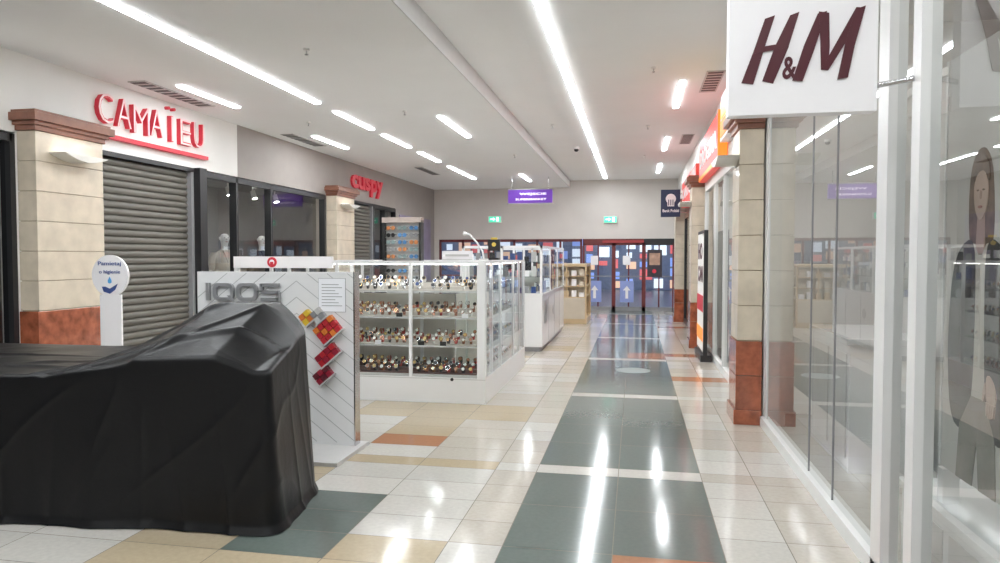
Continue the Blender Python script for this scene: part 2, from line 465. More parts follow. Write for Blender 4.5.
# ------------------------------------------------------------------ right wall
b=B('wall_right')
b.box(XR,XR+.2,YB,YF,3.04,ZR,WALLW)
b.box(XR,XR+.2,18.1,YF,0,3.04,WALLW)
b.box(XR,XR+.2,6.95,7.6,0,3.04,WALLW)
b.box(3.6,3.8,YB,7.6,0,ZR,mat('store_back_wall',(.66,.64,.61),.6,var=.03,vscale=2))
b.box(XR+.2,3.6,7.5,7.6,0,ZR,WALLW)
b.box(3.0,3.2,7.6,18.2,0,ZR,WALLW)
b.box(XR+.2,3.0,12.7,12.8,0,ZR,WALLW)
b.box(XR+.2,3.0,18.1,18.2,0,ZR,WALLW)
b.build()
b=B('wall_back'); b.box(XL-1.9,3.8,YB-.2,YB,0,ZR,WALLW); b.build()
b=B('store_floor_right'); b.box(XR+.1,3.6,YB,18.2,-.05,-.0005,mat('store_floor_grey',(.5,.48,.45),.25,var=.05)); b.build()
PL=mat('fill_panel',(1,1,1),.5,emit=13,ecol=(1,.98,.96))  # glowing panels added overhead to brighten the right-hand store interiors
for y in (-1,1.4,3.0,4.6,6.2,9.5,11.3,15):
    b=B('store_fill_light')
    xx=2.3 if y>7 else (1.72 if y>3.8 else 2.2)
    b.box(xx-.25,xx+.25,y-.35,y+.35,ZR-.03,ZR,WHITE); b.box(xx-.22,xx+.22,y-.32,y+.32,ZR-.035,ZR-.029,PL); b.build()

# near storefront
b=B('window_5')
zt=3.04
def post(y0,y1,x0=XR-.03,x1=XR+.05): b.box(x0,x1,y0,y1,0,zt,ALU)
post(6.80,6.92,XR,XR+.12); post(3.62,3.76); post(3.24,3.33); post(-.2,-.1); post(-4.9,-4.8)
b.box(XR-.03,XR+.08,-4.9,6.92,0,.09,ALU); b.box(XR-.03,XR+.08,-4.9,6.92,zt-.12,zt,ALU)
b.box(XR+.004,XR+.016,5.20,5.206,.09,zt-.12,GREY); b.box(XR+.004,XR+.016,4.6,4.606,.09,zt-.12,GREY)
for (y0,y1) in ((3.76,4.6),(4.606,5.20),(5.206,6.80),(-.1,3.24),(-4.8,-.2),(3.33,3.62)):
    b.add([(XR+.01,y0,.09),(XR+.01,y1,.09),(XR+.01,y1,zt-.12),(XR+.01,y0,zt-.12)],[(0,1,2,3)],SGLASS)
b.build(fixn=False)
b=B('display_partition')
PM=mat('partition_panel',(.62,.61,.59),.5,var=.03,vscale=1.5)
for i in range(4):
    y0=4.0+i*.72
    b.box(2.2,2.24,y0,y0+.708,0,2.9,PM)
b.box(2.18,2.26,3.95,6.9,2.9,2.96,ALU)
b.build()
b=B('white_display_counter')
b.box(1.55,2.05,5.5,6.6,0,.95,LACQ); b.box(1.52,2.08,5.47,6.63,.95,1.0,LACQ)
for k in range(2): b.box(1.54,1.55,5.55+k*.5,6.0+k*.5,.1,.88,LGREY)
b.build(.005)

# fashion poster just behind the glass (flat print on a standing board)
b=B('fashion_poster')
PXp=1.42; Ya=3.62; zb0=.62; zt0=2.5
BGP=mat('poster_background',(.62,.60,.57),.5,var=.08,vscale=1.2)
b.box(PXp,PXp+.03,2.35,Ya,zb0,zt0,BGP)
b.box(PXp-.004,PXp+.034,Ya-.02,Ya,zb0,zt0,ALU)
b.box(PXp-.02,PXp+.05,2.5,2.56,.46,zb0,ALU); b.box(PXp-.02,PXp+.05,Ya-.1,Ya-.04,.46,zb0,ALU)
SK=mat('print_skin',(.60,.45,.37),.5,var=.10,vscale=7); HR=mat('print_hair',(.16,.10,.065),.5,var=.4,vscale=22)
CT=mat('print_coat',(.06,.058,.06),.6,var=.55,vscale=7); TR=mat('print_trousers',(.30,.27,.24),.6,var=.2,vscale=6); TP=mat('print_top',(.60,.56,.50),.5,var=.10,vscale=8)
SKS=mat('print_skin_shade',(.46,.32,.26),.5,var=.08,vscale=9)
lay=[0]
S=.88; 
def pr(pts,m):
    lay[0]+=1
    q=[(.36+(x_-.36)*S, max(.0,z_*S-.02)) for x_,z_ in pts]
    b.prism(q,(PXp-.0005,Ya,zb0),(0,-1,0),(0,0,1),.0006+.0006*lay[0],m)
def smooth_poly(p,it=2):
    for _ in range(it):
        q=[]
        for i in range(len(p)):
            a=p[i]; c_=p[(i+1)%len(p)]
            q.append((a[0]*.75+c_[0]*.25,a[1]*.75+c_[1]*.25)); q.append((a[0]*.25+c_[0]*.75,a[1]*.25+c_[1]*.75))
        p=q
    return p
def ell(cx,cz,rx,rz,n=28,a0=0,a1=2*math.pi): return [(cx+rx*math.cos(a0+(a1-a0)*k/n),cz+rz*math.sin(a0+(a1-a0)*k/n)) for k in range(n)]
c=.36
pr(smooth_poly([(c-.10,1.60),(c-.13,1.44),(c-.12,1.22),(c-.07,1.12),(c+.08,1.10),(c+.13,1.24),(c+.12,1.45),(c+.09,1.60),(c,1.67)]),HR)
pr([(c-.032,1.36),(c+.036,1.36),(c+.05,1.15),(c-.05,1.15)],SKS)
pr(smooth_poly([(c-.22,1.17),(c-.07,1.22),(c+.0,1.12),(c+.08,1.22),(c+.23,1.16),(c+.27,.95),(c+.22,.42),(c-.20,.42),(c-.28,.9)],1),TP)
pr(smooth_poly([(c-.22,1.18),(c-.06,1.24),(c-.03,1.0),(c-.05,.30),(c-.27,.26),(c-.33,.62),(c-.30,1.02)],2),CT)
pr(smooth_poly([(c+.23,1.17),(c+.07,1.24),(c+.05,.98),(c+.09,.30),(c+.29,.26),(c+.35,.62),(c+.31,1.02)],2),CT)
pr([(c-.05,.46),(c+.08,.46),(c+.18,.30),(c+.20,.0),(c+.04,.0),(c+.01,.25),(c-.03,.0),(c-.20,.0),(c-.17,.30)],TR)
pr(smooth_poly([(c-.066,1.50),(c-.07,1.42),(c-.05,1.345),(c,1.30),(c+.05,1.345),(c+.07,1.42),(c+.066,1.50),(c,1.57)]),SK)
pr(smooth_poly([(c-.085,1.56),(c-.075,1.48),(c-.03,1.54),(c+.04,1.545),(c+.08,1.47),(c+.085,1.57),(c,1.64)]),HR)
for s in (-1,1):
    pr(ell(c+s*.028,1.452,.011,.0045,12),HR)
pr(smooth_poly([(c-.002,1.45),(c+.008,1.45),(c+.010,1.41),(c-.008,1.41)]),SKS)
pr(ell(c,1.372,.019,.007,14),mat('print_lips',(.40,.17,.15),.5,var=.05))
pr(smooth_poly([(c+.10,.60),(c+.17,.56),(c+.20,.48),(c+.16,.43),(c+.10,.46)]),SK)
for k in range(4): pr([(c+.105+k*.022,.46),(c+.123+k*.022,.455),(c+.118+k*.02,.385+.008*abs(k-1.5)),(c+.106+k*.02,.385+.008*abs(k-1.5))],SK)
pr([(c+.10,.55),(c+.08,.51),(c+.075,.46),(c+.09,.46),(c+.105,.5)],SK)
b.build()
b=B('display_plinth'); b.box(1.55,2.15,2.3,3.9,0,.42,LACQ) if False else b.box(1.36,2.15,2.3,3.9,0,.42,LACQ); b.box(1.34,2.18,2.27,3.93,.42,.46,LACQ)
for k in range(3): b.box(1.355,1.36,2.36+k*.52,2.82+k*.52,.06,.38,LGREY)
b.build(.005)

# blade sign
b=B('blade_sign')
sx0,sx1,sy,sz0,sz1=.415,1.045,3.42,2.245,2.90
b.box(sx0,sx1,sy-.04,sy+.04,sz0,sz1,SIGNW)
sd=[0]
def st(p):
    sd[0]+=1
    b.prism([( (x-728)/149*.64, (112-y)/149*.64) for x,y in p],(sx0,sy-.041,sz0),(1,0,0),(0,0,1),.003+.0006*sd[0],MAROON)
st([(764,12),(774,9),(764,42),(753,80),(741,78),(753,45)])
st([(789,10),(798,7),(787,45),(773,80),(762,77),(774,42)])
st([(753,48),(754,42),(787,38),(788,43)])
b.text('&',(sx0+(782-728)/149*.64,sy-.041,sz0+(112-76)/149*.64),*NY,.062,.10,.003,MAROON,bold=.02)
st([(816,10),(825,8),(812,50),(802,79),(792,78),(803,42)])
st([(817,8),(827,10),(828,45),(827,64),(820,68),(819,40)])
st([(853,6),(861,7),(843,42),(827,69),(820,68),(837,36)])
st([(852,8),(862,5),(852,45),(846,77),(836,79),(843,42)])
b.tube([(1.03,sy,2.85),(XR-.035,3.3,2.85)],.012,CHROME,8); b.tube([(1.03,sy,2.36),(XR-.035,3.3,2.36)],.012,CHROME,8)
b.build()
b=B('store_notice_board')
ya,yb_=4.20,4.36
b.box(1.60,1.615,ya,yb_,1.13,1.42,SIGNW)
b.text('DIVI',(1.598,yb_-.01,1.34),*NX,.13,.05,.002,BLACK,bold=.02); b.text('LI-',(1.598,yb_-.01,1.26),*NX,.1,.05,.002,BLACK,bold=.02)
b.box(1.598,1.6,ya+.01,yb_-.02,1.17,1.2,RED)
b.box(1.605,1.612,ya+.06,ya+.08,0,1.13,GREY); b.box(1.57,1.64,ya-.02,yb_+.02,0,.02,GREY)
b.build()

# far right stores
ORG=mat('orange_lightbox',(.85,.25,.03),.4,emit=.6,ecol=(1,.28,.03),var=.05)
YEL=mat('yellow_lightbox',(.8,.55,.12),.4,emit=.5,ecol=(1,.65,.12),var=.05)
YELP=mat('yellow_plastic',(.7,.5,.08),.4,var=.05)
REDL=mat('red_lightbox',(.6,.05,.04),.4,emit=.35,ecol=(.95,.06,.04),var=.05)
GLOW=mat('poster_glow',(.85,.84,.8),.4,emit=.15,ecol=(1,.98,.92),var=.04)
b=B('lightbox_sign'); b.box(XR-.14,XR-.002,8.0,9.4,3.06,3.62,SIGNW); b.box(XR-.15,XR-.139,8.1,9.3,3.33,3.55,YEL); b.box(XR-.15,XR-.139,8.1,9.3,3.1,3.3,ORG)
b.box(XR-.14,XR-.02,7.99,8.0,3.08,3.57,ORG)
b.build()
b=B('lightbox_sign'); b.box(XR-.14,XR-.035,9.5,12.4,2.85,3.5,REDL)
b.text('DROGERIA',(XR-.141,12.2,3.05),*NX,2.4,.26,.006,SIGNW,bold=.03); b.box(XR-.145,XR-.139,9.5,12.4,2.86,2.92,ORG); b.box(XR-.16,XR-.04,9.48,9.5,2.85,3.5,ORG); b.build()
b=B('lightbox_sign'); b.box(XR-.12,XR-.035,13.3,17.2,2.75,3.3,REDL); b.text('KANTOR',(XR-.121,17,2.9),*NX,3,.24,.006,SIGNW,bold=.03); b.build()
b=B('window_6')
for y in (7.65,8.8,9.9,11.1,12.5): b.box(XR-.03,XR+.05,y-.03,y+.03,0,3.035,ALU)
b.box(XR-.03,XR+.05,7.62,12.5,2.7,3.035,WALLW); b.box(XR-.03,XR+.05,7.62,12.5,0,.1,ALU)
b.add([(XR,7.62,.1),(XR,12.5,.1),(XR,12.5,2.7),(XR,7.62,2.7)],[(0,1,2,3)],GLASS); b.build(fixn=False)
b=B('window_7')
for y in (13.2,14.5,16.0,17.5): b.box(XR-.03,XR+.05,y-.03,y+.03,0,2.75,BLACKF)
b.box(XR-.03,XR+.05,13.15,17.55,2.5,3.035,REDM); b.box(XR-.03,XR+.05,13.15,17.55,0,.1,BLACKF)
b.add([(XR,13.15,.1),(XR,17.55,.1),(XR,17.55,2.5),(XR,13.15,2.5)],[(0,1,2,3)],GLASS); b.build(fixn=False)
b=B('advertising_poster')
b.box(1.02,1.08,10.95,12.0,.1,2.0,BLACKF); b.box(1.015,1.021,11.0,11.95,.15,1.95,GLOW)
b.text('HO',(1.014,11.85,1.55),*NX,.7,.26,.003,MAROON,bold=.04); b.text('CAN',(1.014,11.85,1.2),*NX,.8,.26,.003,MAROON,bold=.04)
b.box(1.01,1.016,11.0,11.95,.75,1.0,RED); b.box(1.01,1.016,11.0,11.95,.3,.5,ORG)
b.box(.98,1.14,10.95,12.0,0,.1,BLACKF)
b.build()
b=B('bank_blade_sign')
NAVY=mat('navy_panel',(.01,.02,.06),.4,emit=.03,ecol=(.1,.2,.6),var=.1)
b.box(.60,1.05,17.3,17.4,2.55,3.2,NAVY)
for zz in (2.65,3.1): b.tube([(1.05,17.35,zz),(XR-.035,17.35,zz)],.012,CHROME,8)
b.disc((.83,17.295,2.98),.12,(0,-1,0),.004,SIGNW,20); b.box(.75,.91,17.292,17.296,2.80,2.92,SIGNW)
for k in range(3): b.box(.77+k*.05,.79+k*.05,17.284,17.29,2.82,2.96,NAVY)
b.text('Bank Polski',(.64,17.296,2.66),*NY,.38,.07,.004,SIGNW,bold=.02)
b.build()

# ------------------------------------------------------------------ exterior
b=B('exterior_ground'); b.box(-22,20,YF+.2,60,-.1,-.01,mat('wet_asphalt',(.10,.11,.13),.3,var=.2)); b.build()
b=B('exterior_building')
FAC=mat('facade_dusk',(.22,.25,.32),.8,var=.1)
b.box(-22,20,34,36,0,9,FAC)
wl=mat('lit_window',(.8,.8,.8),.5,emit=1.0,ecol=(.85,.93,1.0)); wb=mat('blue_window',(.2,.3,.6),.5,emit=.7,ecol=(.35,.5,1))
ww=mat('warm_window',(.8,.5,.3),.5,emit=.8,ecol=(1,.6,.4)); wr=mat('red_window',(.6,.1,.1),.5,emit=.7,ecol=(1,.2,.2))
rr=random.Random(5)
x=-21
while x<19:
    z=.1
    while z<3.4:
        h=rr.uniform(.2,.5)
        b.box(x,x+rr.uniform(.25,.6),33.95,34.0,z,z+h,rr.choice([wl,wb,wl,ww,FAC,wl,wr,FAC]))
        z+=h+rr.uniform(.08,.2)
    x+=rr.uniform(.6,.8)
b.build()
def car(x,y,col):
    b=B('parked_car'); m=mat('car_paint_%d'%int(x*10),col,.25,var=.03,coat=.5)
    prof=[(-2.1,.3),(-2.1,.75),(-1.7,.9),(-1.1,.95),(-.6,1.4),(.7,1.42),(1.4,.98),(2.0,.85),(2.1,.3)]
    b.prism(prof,(x,y,0),(1,0,0),(0,0,1),-1.7,m)
    b.prism([(-.95,.97),(-.52,1.34),(.64,1.36),(1.2,.97)],(x,y,0),(1,0,0),(0,0,1),.01,BLACK)
    for wx in (-1.35,1.35): b.tube([(x+wx,y-.02,.32),(x+wx,y+1.7,.32)],.32,BLACK,20)
    b.build(.03)
car(-4.6,29,(.5,.52,.55)); car(-9.5,30.5,(.1,.15,.3))
w=bpy.data.worlds.new('World'); scene.world=w; w.use_nodes=True
bg=w.node_tree.nodes['Background']; bg.inputs[0].default_value=(.5,.62,.9,1); bg.inputs[1].default_value=1.5

# ------------------------------------------------------------------ kiosk 1 (watch island)
ROSE=mat('strap_rose',(.6,.33,.24),.25,metal=.8); GOLD=mat('case_gold',(.65,.45,.2),.25,metal=.8)
def watch(b,x,y,z,r,cols,rot=0.0,case=None):
    sm,dm=cols
    n=10
    c=Vector((x,y,z+r+.004))
    M=Matrix.Rotation(rot,3,'Z')
    vs=[];fs=[]
    for k in range(n):
        t=2*math.pi*k/n
        for (rr_,xx) in ((r,-.011),(r,.011)):
            vs.append(c+M@Vector((xx,rr_*.8*math.cos(t),rr_*math.sin(t))))
    for k in range(n): fs.append((2*k,2*k+1,2*((k+1)%n)+1,2*((k+1)%n)))
    b.add(vs,fs,sm,True)
    d=M@Vector((0,-1,.55)); d.normalize()
    p=c+d*(r*.86)
    b.tube([p,p+d*.008],r*.62,case or CHROME,10); b.tube([p+d*.008,p+d*.011],r*.5,dm,10)
wcols=[mat('strap_black',(.03,.03,.03),.5,var=.1),mat('strap_brown',(.28,.11,.05),.5,var=.1),CHROME,ROSE,mat('strap_red',(.42,.05,.04),.5,var=.1),mat('strap_white',(.75,.73,.7),.5,var=.02)]
dcols=[mat('dial_white',(.8,.8,.78),.4),mat('dial_black',(.02,.02,.03),.3),mat('dial_blue',(.04,.08,.25),.3),mat('dial_gold',(.6,.42,.15),.3),mat('dial_bronze',(.4,.17,.1),.3)]
KX0,KX1,KY0,KY1,KZ=-4.1,-1.58,7.35,10.1,1.55
D=.45
b=B('glass_display_island')
z0=.28
segs=[(KX0,KX1,KY0,KY0+D),(KX1-D,KX1,KY0+D,KY1-D),(KX0,KX1,KY1-D,KY1),(KX0,KX0+D,KY0+D,KY1-D)]
for (x0,x1,y0,y1) in segs:
    b.box(x0,x1,y0,y1,0,z0,LACQ)
def rim(z,h,t):
    b.box(KX0,KX1,KY0,KY0+t,z,z+h,LACQ); b.box(KX1-t,KX1,KY0+t,KY1-t,z,z+h,LACQ)
    b.box(KX0,KX1,KY1-t,KY1,z,z+h,LACQ); b.box(KX0,KX0+t,KY0+t,KY1-t,z,z+h,LACQ)
    b.box(KX0+D-t,KX1-D+t,KY0+D-t,KY0+D,z,z+h,LACQ); b.box(KX1-D,KX1-D+t,KY0+D,KY1-D,z,z+h,LACQ)
    b.box(KX0+D-t,KX1-D+t,KY1-D,KY1-D+t,z,z+h,LACQ); b.box(KX0+D-t,KX0+D,KY0+D,KY1-D,z,z+h,LACQ)
rim(KZ-.03,.03,.035)
px=[KX0,KX0+.8,KX0+1.66,KX1-.04]
for x in px:
    for yy in (KY0,KY0+D-.03):
        b.box(x,x+.035,yy,yy+.03,z0,KZ-.03,LACQ)
        b.box(x,x+.035,KY1-.03 if yy==KY0 else KY1-D,KY1 if yy==KY0 else KY1-D+.03,z0,KZ-.03,LACQ)
b.box(KX1-.09,KX1+.002,KY0-.002,KY0+.06,z0,KZ,LACQ)
for yy in (8.25,9.15):
    b.box(KX1-.03,KX1,yy,yy+.04,z0,KZ-.03,LACQ); b.box(KX1-D,KX1-D+.03,yy,yy+.04,z0,KZ-.03,LACQ)
    b.box(KX0,KX0+.03,yy,yy+.04,z0,KZ-.03,LACQ)
b.box(KX1-.04,KX1,KY1-.05,KY1,z0,KZ,LACQ)
BP=mat('cabinet_back',(.66,.62,.56),.3,var=.03)
b.box(KX0+.04,KX1-D,KY0+D-.012,KY0+D-.004,z0,1.17,BP)
b.box(KX1-D+.004,KX1-D+.012,KY0+D,KY1-D,z0,1.17,BP)
SH=glass_mat('shelf_glass',(.90,.96,.94),.06)
shz=[.30,.62,.93,1.22]
for z in shz:
    mm=SH if z>.4 else LACQ
    b.box(KX0+.04,KX1-.04,KY0+.04,KY0+D-.02,z-.012,z,mm)
    b.box(KX1-D+.02,KX1-.04,KY0+D,KY1-D,z-.012,z,mm)
    b.box(KX0+.02,KX1-.04,KY0+.012,KY0+.02,z-.014,z+.002,LGREY)
LED=mat('cabinet_led',(1,1,1),.5,emit=10,ecol=(1,.98,.94))
b.box(KX0+.06,KX1-.1,KY0+.04,KY0+.06,KZ-.04,KZ-.031,LED)
b.box(KX1-.06,KX1-.04,KY0+.1,KY1-.1,KZ-.04,KZ-.031,LED)
def pane(vs,m=CGLASS): b.add(vs,[(0,1,2,3)],m)
pane([(KX0+.03,KY0+.006,z0),(KX1-.06,KY0+.006,z0),(KX1-.06,KY0+.006,KZ-.03),(KX0+.03,KY0+.006,KZ-.03)])
pane([(KX1-.006,KY0+.06,z0),(KX1-.006,KY1-.05,z0),(KX1-.006,KY1-.05,KZ-.03),(KX1-.006,KY0+.06,KZ-.03)])
pane([(KX0+.006,KY0+.06,z0),(KX0+.006,KY1-.05,z0),(KX0+.006,KY1-.05,KZ-.03),(KX0+.006,KY0+.06,KZ-.03)])
pane([(KX0+.03,KY1-.006,z0),(KX1-.06,KY1-.006,z0),(KX1-.06,KY1-.006,KZ-.03),(KX0+.03,KY1-.006,KZ-.03)])
b.box(KX0,KX1,KY0-.004,KY0,z0-.02,z0-.012,LGREY)
b.disc((-1.95,KY0-.001,.26),.018,(0,-1,0),.01,BLACK,12); 
b.build(fixn=False)
b=B('watch_collection')
rr=random.Random(11)
CUSH=mat('watch_cushion',(.62,.57,.52),.6,var=.05); CUSHD=mat('watch_tray_dark',(.14,.08,.07),.6,var=.1)
for si,z in enumerate(shz):
    pal = {0:[0,0,1,1,4],1:[4,1,1,3,4,5,0],2:[1,3,1,3,4,5,5],3:[2,5,5,0]}[si]
    for row,yy in enumerate((KY0+.10,KY0+.21,KY0+.32)):
        lift=row*.035
        b.box(KX0+.1,KX1-.12,yy-.035,yy+.04,z+.001,z+.012+lift,CUSH if si!=0 else CUSHD)
        x=KX0+.13
        while x<KX1-.14:
            if rr.random()<.93:
                ci=rr.choice([ROSE,GOLD,CHROME,ROSE]) if si in (1,2) else rr.choice([CHROME,CHROME,GOLD])
                di=rr.choice([0,0,1,3,4]) if si<3 else rr.choice([0,1,2])
                watch(b,x,yy,z+.012+lift,.036+rr.uniform(-.004,.006),(wcols[rr.choice(pal)],dcols[di]),rr.uniform(-.2,.2),ci)
            x+=.085
    y=KY0+.6
    while y<KY1-.5:
        for xx in (KX1-.12,KX1-.26):
            watch(b,xx,y,z+.002,.036,(wcols[rr.choice(pal)],rr.choice(dcols)),1.5708)
        y+=.1
for i in range(9):
    x=KX0+.25+i*.25; z=rr.choice(shz[1:3])
    b.box(x,x+.07,KY0+.045,KY0+.052,z+.001,z+.045,rr.choice([SIGNW,BLACK,BLACK,GREY]))
b.build(fixn=False)
b=B('counter_sign_board')
b.box(-4.5,-3.3,7.27,7.31,1.47,1.60,SIGNW)
b.disc((-4.02,7.269,1.535),.058,(0,-1,0),.006,RED,28); b.disc((-4.02,7.263,1.535),.03,(0,-1,0),.004,SIGNW,20); b.box(-4.04,-4.0,7.256,7.259,1.50,1.54,RED)
b.box(-4.5,-4.45,7.28,7.32,0,1.5,LACQ)
b.build()
b=B('sunglasses_rack')
cx,cy=-3.05,9.0
b.box(cx-.27,cx+.27,cy-.2,cy+.2,0,.08,BLACK); b.box(cx-.25,cx+.25,cy-.02,cy+.02,.08,2.05,LGREY)
b.box(cx-.27,cx-.24,cy-.1,cy+.02,.5,2.08,BLACK); b.box(cx+.24,cx+.27,cy-.1,cy+.02,.5,2.08,BLACK)
b.box(cx-.27,cx+.27,cy-.11,cy+.03,2.05,2.12,mat('rack_header',(.5,.42,.38),.4,var=.1))
tints=[mat('lens_orange',(.6,.25,.1),.1),mat('lens_dark',(.02,.02,.02),.1),mat('lens_blue',(.1,.25,.5),.1),mat('lens_teal',(.3,.4,.4),.1),GREY]
for i in range(9):
    z=1.2+i*.095
    b.box(cx-.24,cx+.24,cy-.06,cy-.02,z-.012,z-.006,LGREY)
    for k in range(3):
        x=cx-.16+k*.16; t=rr.choice(tints)
        for sx in (-1,1): b.tube([(x+sx*.032,cy-.075,z+.02),(x+sx*.032,cy-.07,z+.02)],.028,t,12)
        b.box(x-.012,x+.012,cy-.076,cy-.07,z+.022,z+.03,BLACK)
        for sx in (-1,1): b.box(x+sx*.06-.003,x+sx*.06+.003,cy-.07,cy-.01,z+.022,z+.03,BLACK)
b.build()
b=B('desk_lamp')
b.tube([(-2.15,9.9,KZ),(-2.15,9.9,KZ+.02)],.07,WHITE,20)
b.tube([(-2.15,9.9,KZ+.02),(-2.17,9.9,1.68),(-2.25,9.9,1.80),(-2.36,9.9,1.92),(-2.44,9.9,1.95)],.014,LACQ,10)
b.tube([(-2.36,9.9,1.92),(-2.45,9.9,1.94)],[.014,.03],LACQ,12)
b.build()
b=B('promotional_figure_stand')
b.box(-2.05,-1.9,9.75,9.85,KZ,KZ+.03,BLACK); b.box(-1.985,-1.965,9.79,9.81,KZ+.03,1.68,BLACK)
b.box(-2.06,-1.89,9.78,9.82,1.68,1.84,BLACK); b.disc((-1.975,9.78,1.77),.03,(0,-1,0),.01,YELP,20); b.box(-2.02,-1.93,9.785,9.815,1.84,1.87,YELP)
b.build()
b=B('counter_card_holder')
b.box(-2.75,-2.3,9.82,9.85,KZ,1.68,SIGNW); b.box(-2.70,-2.35,9.815,9.82,1.6,1.63,LGREY); b.box(-2.75,-2.3,9.8,9.9,KZ,KZ+.01,LGREY); b.build()

# ------------------------------------------------------------------ kiosk 2
b=B('service_kiosk')
x0,x1,y0,y1=-2.9,-1.52,11.6,15.2
b.box(x0,x1,y0,y1,.08,.95,LACQ); b.box(x0+.04,x1-.04,y0+.04,y1-.04,0,.08,GREY)
for k in range(1,4): b.box(x1-.002,x1+.003,y0+k*.9-.006,y0+k*.9+.006,.1,.93,GREY)
b.box(x0-.01,x1+.01,y0-.01,y1+.01,.95,.98,LACQ)
for xx in (x0,(x0+x1)/2-.02,x1-.04):
    for yy in (y0,y0+1.2,y0+2.4,y1-.04): b.box(xx,xx+.04,yy,yy+.04,.98,1.78,LACQ)
for (a,c,d,e) in ((x0,x1,y0,y0+.04),(x0,x1,y1-.04,y1),(x0,x0+.04,y0,y1),(x1-.04,x1,y0,y1)): b.box(a,c,d,e,1.74,1.78,LACQ)
for zz in (1.25,1.5): b.box(x0+.04,x1-.04,y0+.05,y0+.35,zz,zz+.01,SH); b.box(x1-.35,x1-.04,y0+.35,y1-.05,zz,zz+.01,SH)
b.add([(x0,y0+.01,.98),(x1,y0+.01,.98),(x1,y0+.01,1.74),(x0,y0+.01,1.74)],[(0,1,2,3)],CGLASS)
b.add([(x1-.01,y0,.98),(x1-.01,y1,.98),(x1-.01,y1,1.74),(x1-.01,y0,1.74)],[(0,1,2,3)],CGLASS)
b.box(x1+.003,x1+.008,11.9,12.25,.45,.85,GREY); b.disc((x1+.004,13.2,.6),.09,(1,0,0),.004,GREY,20)
b.box(x0+.3,x1-.4,y0+.5,y1-.3,.98,1.3,LGREY)
b.build(fixn=False)
b=B('phone_accessories')
for i in range(30):
    y=y0+.45+i*.105
    for z in (.981,1.261,1.511):
        h=rr.uniform(.07,.17); c=rr.choice([BLACK,LGREY,LGREY,dcols[2],SIGNW,GREY])
        b.box(x1-.2,x1-.17,y,y+.07,z,z+h,c)
for i in range(10):
    x=x0+.1+i*.12
    for z in (.981,1.261,1.511): b.box(x,x+.08,y0+.1,y0+.13,z,z+rr.uniform(.08,.18),rr.choice([BLACK,LGREY,dcols[2],SIGNW,GREY]))
b.build()
b=B('wooden_display_case')
BEI=mat('beech_laminate',(.60,.45,.27),.35,var=.08,vscale=5)
BEP=mat('beige_panel',(.62,.55,.44),.4,var=.04,vscale=5)
x0,x1,y0,y1=-2.3,-1.12,16.6,18.2
b.box(x0,x1,y0,y1,0,.12,BEI); b.box(x0,x1,y0,y1,1.36,1.42,BEI); b.box(x0,x0+.04,y0,y1,.12,1.36,BEI); b.box(x1-.04,x1,y0,y0+.05,.12,1.36,BEI); b.box(x1-.04,x1,y1-.05,y1,.12,1.36,BEI)
b.box(x0,x1,y1-.03,y1,.12,1.36,BEI); b.box(x1-.5,x1-.46,y0+.05,y1-.05,.12,1.36,BEI)
b.box(x0+.04,x1-.04,y0+.0,y0+.03,.12,.62,BEP); b.box(x0+.04,x1-.04,y0+.28,y0+.30,.62,1.36,BEP)
for z in (.62,.88,1.12): b.box(x0+.04,x1-.04,y0+.03,y1-.05,z,z+.02,BEI)
for i in range(18):
    z=(.64,.90,1.14)[i%3]; x=x0+.1+(i//3)*.18
    b.box(x,x+.11,y0+.06,y0+.16,z,z+rr.uniform(.08,.16),rr.choice([SIGNW,CREAM,BEI,LGREY,BEP]))
b.build(fixn=False)

# ------------------------------------------------------------------ promo wall (white, chevron grooves)
b=B('promotional_display_wall')
X0,X1,Yp,ZT=-3.70,-2.27,5.42,1.47
b.box(X0,X1,Yp,Yp+.10,.03,ZT,LACQ)
b.box(X1-.004,X1+.006,Yp-.004,Yp+.1,.03,ZT+.003,CHROME)
LN=mat('groove_grey',(.42,.42,.42),.5,var=.03)
xm=-2.78
for k in range(22):
    z=-.9+k*.135
    for (xa,xb,s) in ((xm,X1,-.75),(X0,xm,.75)):
        pts=[]
        N=200
        for i in range(N+1):
            xx=xa+(xb-xa)*i/N
            zz=z+ (xx-xm)*s
            if .05<zz<ZT-.01: pts.append((xx,zz))
        if len(pts)>2:
            p,q=pts[0],pts[-1]; w=.003
            b.prism([(p[0],p[1]-w),(q[0],q[1]-w),(q[0],q[1]+w),(p[0],p[1]+w)],(0,Yp,0),(1,0,0),(0,0,1),.002,LN)
SILV=mat('brushed_silver',(.5,.5,.52),.35,metal=.7,var=.03)
def rrect(cx,cz,w,h,r,n=6):
    p=[]
    for (sx,sz,a0) in ((1,1,0),(-1,1,math.pi/2),(-1,-1,math.pi),(1,-1,1.5*math.pi)):
        for k in range(n+1):
            a=a0+math.pi/2*k/n
            p.append((cx+sx*(w/2-r)+r*math.cos(a),cz+sz*(h/2-r)+r*math.sin(a)))
    return p
def ringletter(cx,cz,w,h,t):
    o=rrect(cx,cz,w,h,.05); i_=rrect(cx,cz,w-2*t,h-2*t,.05-t*.7)
    n=len(o); vs=[]
    for yy in (Yp,Yp-.03):
        vs+=[(p[0],yy,p[1]) for p in o]+[(p[0],yy,p[1]) for p in i_]
    fs=[]
    for k in range(n):
        j=(k+1)%n
        fs.append((2*n+k,2*n+j,3*n+j,3*n+k)); fs.append((k,j,2*n+j,2*n+k)); fs.append((n+k,n+j,3*n+j,3*n+k))
    b.add(vs,fs,GREY)
    b.add([(v[0],v[1]-.001,v[2]) for v in vs[2*n:]],[(k,(k+1)%n,n+(k+1)%n,n+k) for k in range(n)],SILV)
zc_=1.30; t_=.028
def bar(x0_,x1_,z0_,z1_): b.box(x0_,x1_,Yp-.03,Yp,z0_,z1_,GREY); b.box(x0_,x1_,Yp-.032,Yp-.03,z0_,z1_,SILV)
